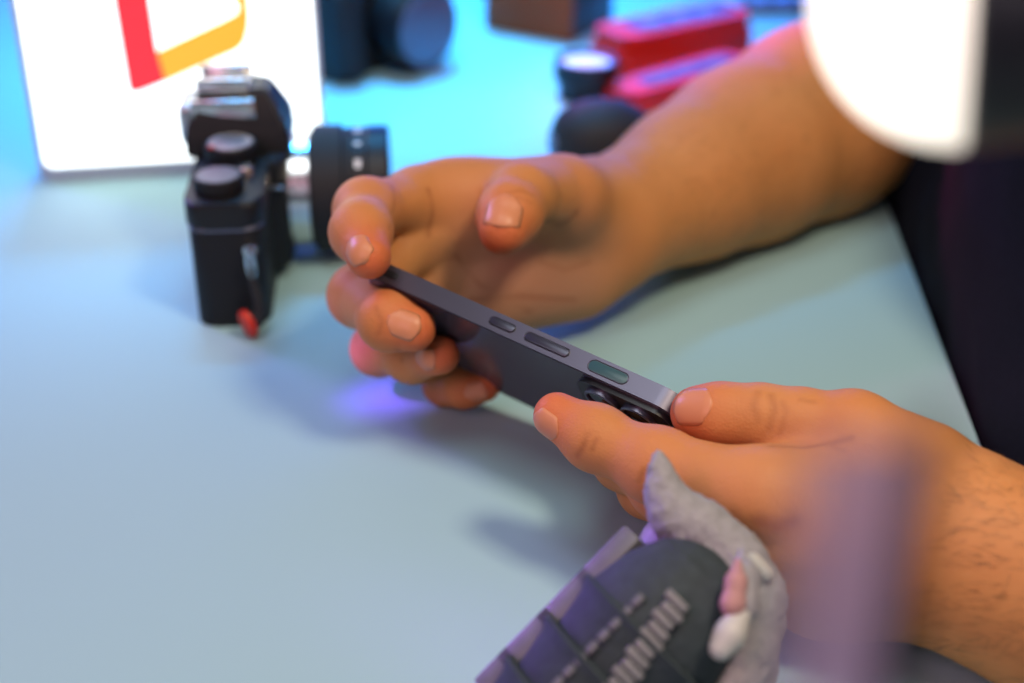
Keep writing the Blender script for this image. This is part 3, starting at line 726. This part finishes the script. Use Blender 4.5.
# ---- nails
nail(gR, DR, R['thumb'], cv(-.12, -.38, -1), 16, 15, 0.8)
nail(gR, DR, R['index'], cv(-.28, .0, -1), 11.5, 12.5, 2.0)
nail(gR, DR, R['middle'], cv(.1, -.05, -1), 11.5, 13, 0.5)
nail(gR, DR, R['ring'], cv(.1, .0, -1), 11, 12, 0.5)
nail(gR, DR, R['pinky'], cv(.1, .3, -1), 9, 10, 0.5)
nail(gL, DL, Lh['thumb'], cv(-.05, -.30, -1), 14, 15, 0.0)
nail(gL, DL, Lh['index'], cv(-.45, .55, -1), 10.5, 12, 0.0)

# ---- clothes
def grow(prims, e): return [(p[0], p[1], p[2] + e, p[3] + e, *p[4:]) for p in prims]
gs = Grid((150, 300, -400), (520, 900, 480), 5.5)
Ds = gs.field(grow(torso[:-1], 9), 46)
neck = gs.field(grow(torso[-1:], 7), 10)
sl = [(sho(775.), np.array([262., 812., 140.]), 72, 74), (np.array([262., 812., 140.]), np.array([244., 815., 66.]), 74, 70), (sho(405.), np.array([268., 366., 130.]), 68, 68)]
X_, Y_, Z_ = gs.coords()
edge_x = corner[0] + (Y_ - corner[1]) * math.tan(TA) + 3.0          # the belly rests against the desk edge
Ds = gs.field([(np.array([318., 500., -40.]), np.array([318., 770., -40.]), 112, 112), (np.array([318., 520., -150.]), np.array([318., 760., -150.]), 118, 118)], 40, Ds)
Ds = np.maximum(Ds, np.where(Z_ < 70, edge_x - X_, edge_x - (Z_ - 70) * .4 - X_))
Ds = gs.field(sl, 30, Ds)
Ds = Ds + 1.5 * np.sin(Z_ * .06 + X_ * .03 + np.sin(Y_ * .05) * 1.5) * np.cos(Y_ * .045 + Z_ * .02)
inner = gs.field(grow(torso[:-1] + ua, 3), 40)
coll = np.sqrt((X_ - 338) ** 2 + (Y_ - 590) ** 2) - 66
Ds = np.maximum(Ds, -np.maximum(coll, 372 - Z_) )
V, F = surface_nets(Ds, gs); V = relax(V, F, 2)
adopt(np_mesh('shirt', V, F, M['shirt']))
tr = [(np.array([350., 590., -255.]), np.array([350., 590., -300.]), 138, 130)]
for s in (-1, 1): tr += [(np.array([345., 590. + s * 75, -300.]), np.array([-40., 590. + s * 100, -285.]), 88, 68), (np.array([-40., 590. + s * 100, -285.]), np.array([0., 590. + s * 105, -690.]), 66, 52)]
adopt(blob('trousers', tr, 30, 9, M['trouser']))
for s in (-1, 1):
    adopt(blob('shoe', [(np.array([20., 590. + s * 105, -705.]), np.array([-40., 590. + s * 105, -700.]), 34, 36), (np.array([-40., 590. + s * 105, -700.]), np.array([-170., 590. + s * 112, -712.]), 36, 28)], 12, 6, M['shoe']))
adopt(blob('hair', [(headc + [28, 0, 50], headc + [-2, 0, 66], 88, 77), (headc + [-50, -34, 88], headc + [-50, 34, 88], 22, 22)], 16, 5, M['hair'], cut=lambda D, X, Y, Z: np.maximum(D, (headc[2] + 8) - Z - (X - headc[0]) * .7)))
for s in (-1, 1):
    bm = bmesh.new(); bmesh.ops.create_uvsphere(bm, u_segments=20, v_segments=12, radius=12); bmesh.ops.translate(bm, verts=bm.verts, vec=Vector(headc + [-68, s * 31, 16])); e = fin('eye', bm, M['eye']); adopt(e)
    bm = bmesh.new(); bmesh.ops.create_uvsphere(bm, u_segments=16, v_segments=10, radius=5.5); bmesh.ops.translate(bm, verts=bm.verts, vec=Vector(headc + [-75.5, s * 31, 13])); o = fin('iris', bm, M['iris']); adopt(o)

# ================================================================== horned beast figurine
fo = P(640, 640, 432); fo[2] = 0
fig = empty('beast_figurine', (0, 0, 0)); fig.location = Vector(fo) * S
tag(fig, 'toy figurine of grey horned beast in dark ribbed armour in the foreground', 'figurine')
def fad(o): o.parent = fig; o.matrix_parent_inverse = Matrix.Translation(Vector(fo) * S).inverted(); return o
A0 = P(522, 768, 432); A1 = P(681, 604, 436); ax = nrm(A1 - A0); AL = np.linalg.norm(A1 - A0)
toc = nrm(np.array([0, 0, CH]) - A1); ay = nrm(toc - (toc @ ax) * ax); az = np.cross(ax, ay)     # ay faces the viewer
fm = frame_mtx(A0, az, ay, ax)
RB = 23.5
core = fad(blob('torso', [(A0, A1 - ax * 2, 20, 21.5)], 4, 1.6, M['armour']))
nb = 4
for k in range(nb):                            # overlapping armour bands, each flaring toward the front
    h0 = AL * (k / nb) - 8; h1 = AL * ((k + 1) / nb) + 4
    bm = bmesh.new()
    if k < nb - 1: prof = [(RB - 4.5, h0), (RB - 2.5, h0 + 2), (RB + 1.0, h1 - 5), (RB + 3.6, h1 - 1), (RB + 2.6, h1), (RB - 4, h1 - .5)]
    else: prof = [(RB - 2.5, h0), (RB - .5, h0 + 2), (RB + 1, h0 + 12), (RB - 1, h1 - 4), (RB - 6, h1 + 7), (RB - 15, h1 + 13), (.001, h1 + 15)]
    lathe(bm, prof, 64, fm); o = fad(fin('armour_band', bm, M['armour'], None, 30))
    bm = bmesh.new()
    # outer plates along the flank (stepped outline)
    for s in (1,):
        a = math.radians(206)
        T_ = fm @ Matrix.Rotation(a, 4, 'Z')
        bx(bm, RB - 3, RB + 4.6, -10, 10, max(h0, 0) + 7, h1 + 1.5, 1.2, 2, T_)
    o2 = fad(fin('flank_plate', bm, M['armouredge'], None, 30))
for k in range(17):                            # pale spine ribs running up the back
    h = AL * .22 + k * (AL * .80 / 17); a = math.radians(74 + 1.2 * k)
    bm = bmesh.new(); bx(bm, RB - .5, RB + 3.2, -4.4 + (k % 3) * .5, 4.0 - (k % 2), h, h + 2.7, .6, 2, fm @ Matrix.Rotation(a, 4, 'Z')); fad(fin('spine_rib', bm, M['ribs'], None, 30))
for k in range(9):
    h = AL * .30 + k * (AL * .62 / 9); a = math.radians(112)
    bm = bmesh.new(); bx(bm, RB - .6, RB + 2.6, -1.2, 1.2, h, h + 4.0, .5, 2, fm @ Matrix.Rotation(a, 4, 'Z')); fad(fin('rivet_plate', bm, M['armouredge'], None, 30))
# grey head and mane
hd = chain([(P(658, 454, 447), 1.3), (P(660, 470, 447), 2.4), (P(664, 492, 447), 5.0), (P(676, 515, 446), 7.2), (P(702, 530, 444), 8.2), (P(735, 556, 440), 7.6), (P(760, 580, 438), 5.6)])
hd += chain([(P(690, 562, 462), 18), (P(724, 612, 456), 14), (P(728, 660, 446), 14), (P(715, 730, 440), 16)])
hd += chain([(P(742, 575, 436), 7), (P(756, 610, 434), 6.2), (P(752, 645, 432), 6.5), (P(736, 690, 430), 8)])
hd += [(P(772, 590, 436), P(777, 600, 436), 2.6, 2.2)]
fad(blob('head', hd, 6, .9, M['hide'], noise=.22))
fad(blob('ear', chain([(P(742, 552, 424), 1.4), (P(744, 578, 419), 4.2), (P(741, 604, 416), 5.0), (P(736, 624, 418), 3.2)]), 3, .7, M['hide'], noise=.12))
fad(blob('inner_ear', chain([(P(738, 562, 417.5), 1.2), (P(736, 582, 413.5), 3.0), (P(733, 604, 411.5), 3.4), (P(733, 620, 413), 2.2)]), 2, .6, M['pink']))
fad(blob('claw', chain([(P(740, 616, 412), 3.2), (P(730, 634, 409), 4.0), (P(721, 648, 408), 3.6)]), 3, .7, M['ivory']))
fad(blob('tusk', chain([(P(752, 562, 431), 3.0), (P(765, 574, 430), 2.6)]), 3, .6, M['ivory']))
ft = P(700, 790, 425); ft[2] = 0
for dx, dy in ((18, 10), (-8, 34), (28, 44)):
    q = np.array([ft[0] + dx - 10, ft[1] + dy + 6, 0.]); fad(blob('foot', [(q + [0, 0, 8], q + [0, -8, 7], 8, 7), (q + [0, 0, 8], q + [4, 4, 26], 9, 11)], 4, 1.2, M['hide']))

# ================================================================== desk lamp (out of focus, upper right)
lc = P(968, -5, 245); lr = 153 * 245 / FPX
ldir = nrm(cv(-1, -.06, .33))       # the dome bulges to the left
lamp = empty('desk_lamp', (lc[0] + 48, lc[1] - 110, 0)); lb = np.array([lc[0] + 48, lc[1] - 110, 0])
tag(lamp, 'glowing white domed lamp head out of focus at upper right', 'lamp')
def lad(o): o.parent = lamp; o.matrix_parent_inverse = Matrix.Translation(Vector(lb) * S).inverted(); return o
u1 = nrm(np.cross(ldir, [0, 0, 1])); u2 = np.cross(ldir, u1)
lm = frame_mtx(lc, u1, u2, ldir)
prof = [(lr * math.cos(a), lr * math.sin(a)) for a in np.linspace(0, math.pi / 2 - .001, 24)]
bm = bmesh.new(); lathe(bm, [(lr * .98, -1)] + prof, 64, lm); lad(fin('diffuser_dome', bm, M['lampglow']))
bm = bmesh.new(); lathe(bm, [(lr * .6, -26), (lr * .9, -22), (lr * 1.0, -2), (lr * .97, -1.2)], 64, lm); lad(fin('lamp_head', bm, M['lamphouse']))
hp = lc - ldir * 26
bm = bmesh.new(); tube(bm, [hp, hp + [18, -8, 12], hp + [38, -34, 40], hp + [44, -70, 36], lb + [6, -4, 160], lb + [0, 0, 14]], 5, 14); lad(fin('gooseneck', bm, M['lamphouse']))
bm = bmesh.new(); lathe(bm, [(44, 0), (45, 2), (43, 12), (20, 16)], 48, Matrix.Translation(lb)); lad(fin('lamp_base', bm, M['lamphouse']))

# ================================================================== slim lilac post right by the lens
pt = P(864, 442, 140); pb = np.array([pt[0], pt[1], 0.])
post = empty('plastic_strip', (pb[0], pb[1], 0)); tag(post, 'blurred upright lilac plastic strip with dark edge in front of the near wrist', 'plastic strip')
def see_through(m, a0, a1, x0, x1, axis=0):
    nt = m.node_tree; b = nt.nodes['Principled BSDF']; tc = nt.nodes.new('ShaderNodeTexCoord'); sp = nt.nodes.new('ShaderNodeSeparateXYZ'); nt.links.new(tc.outputs['Generated'], sp.inputs[0])
    mr = nt.nodes.new('ShaderNodeMapRange'); mr.interpolation_type = 'SMOOTHSTEP'
    for i, v in enumerate((x0, x1, a0, a1)): mr.inputs[i + 1].default_value = v
    nt.links.new(sp.outputs[axis], mr.inputs[0]); nt.links.new(mr.outputs[0], b.inputs['Alpha'])
M['lilac'] = mat('lilac_tinted_plastic', srgb(204, 190, 208), 0.6, spec=0.2, var=0.03); see_through(M['lilac'], 0.06, 0.70, 0.0, 0.6)
M['smoke'] = mat('smoked_plastic', (0.02, 0.018, 0.018), 0.5, spec=0.2); see_through(M['smoke'], 0.85, 0.5, 0.0, 1.0)
M['lilacsolid'] = mat('lilac_plastic', srgb(150, 138, 160), 0.5)
bm = bmesh.new(); bx(bm, -8.4, 4.8, -.01, .01, 5, pt[2]); fin('strip_sheet', bm, M['lilac'], post)
bm = bmesh.new(); bx(bm, 4.8, 8.6, -.01, .01, 5, pt[2] + 3); fin('dark_edge', bm, M['smoke'], post)
bm = bmesh.new(); bx(bm, -14, 14, -9, 9, 0, 6, 1.5); fin('strip_foot', bm, M['lilacsolid'], post)

# ================================================================== light
def area(name, loc, tgt, size, col, e, sizey=None, spread=180):
    l = bpy.data.lights.new(name, 'AREA'); l.energy = e; l.color = col; l.size = size
    if sizey: l.shape = 'RECTANGLE'; l.size_y = sizey
    l.spread = math.radians(spread)
    o = bpy.data.objects.new(name, l); COL.objects.link(o); o.location = loc
    o.rotation_euler = (Vector(tgt) - Vector(loc)).to_track_quat('-Z', 'Y').to_euler(); return o
w = bpy.data.worlds.new('room'); scn.world = w; w.use_nodes = True
w.node_tree.nodes['Background'].inputs[0].default_value = (0.45, 0.55, 0.75, 1); w.node_tree.nodes['Background'].inputs[1].default_value = 0.10
area('ceiling_panel', (-0.2, 0.20, 1.4), (-0.1, 0.42, 0), 0.6, (0.93, 0.98, 1.0), 5.6)
area('cyan_panel', (-0.15, 1.30, 0.9), (-0.10, 1.05, 0), 0.45, (0.05, 0.44, 1.0), 3.8, None, 38)
area('cyan_side', (-0.85, 1.05, 0.45), (-0.40, 0.85, 0), 0.3, (0.30, 0.72, 1.0), 2.0)
area('blue_strip', (0.05, 1.45, 0.25), (0.0, 1.15, 0.0), 0.9, (0.01, 0.14, 1.0), 2.6, 0.08, 110)
area('magenta_light', (-0.10, 1.25, 0.42), (0.17, 0.92, 0.09), 0.10, (1.0, 0.06, 0.42), 0.6, None, 40)
area('violet_light', (-0.60, 0.95, 0.40), (-0.08, 0.5, 0.03), 0.12, (0.42, 0.16, 1.0), 0.35, None, 70)
area('violet_low', (-0.42, 0.62, 0.16), (0.02, 0.36, 0.03), 0.05, (0.40, 0.12, 1.0), 0.028, None, 12)
vt_ = G(390, 394) * S
area('violet_spot', (vt_[0] - 0.16, vt_[1] - 0.10, 0.20), tuple(vt_), 0.02, (0.30, 0.10, 1.0), 0.006, None, 8)  # added beam that makes the violet patch on the desk, no lamp known
area('warm_key', (0.26, 0.26, 0.70), (0.08, 0.5, 0.03), 0.14, (1.0, 0.80, 0.58), 3.3)
area('front_fill', (-0.45, -0.15, 0.6), (-0.25, 0.32, 0.0), 0.4, (1.0, 0.48, 0.62), 2.9)
area('lens_side_fill', (0.05, -0.35, 0.45), (0.06, 0.3, 0.2), 0.2, (0.9, 0.85, 1.0), 0.30)
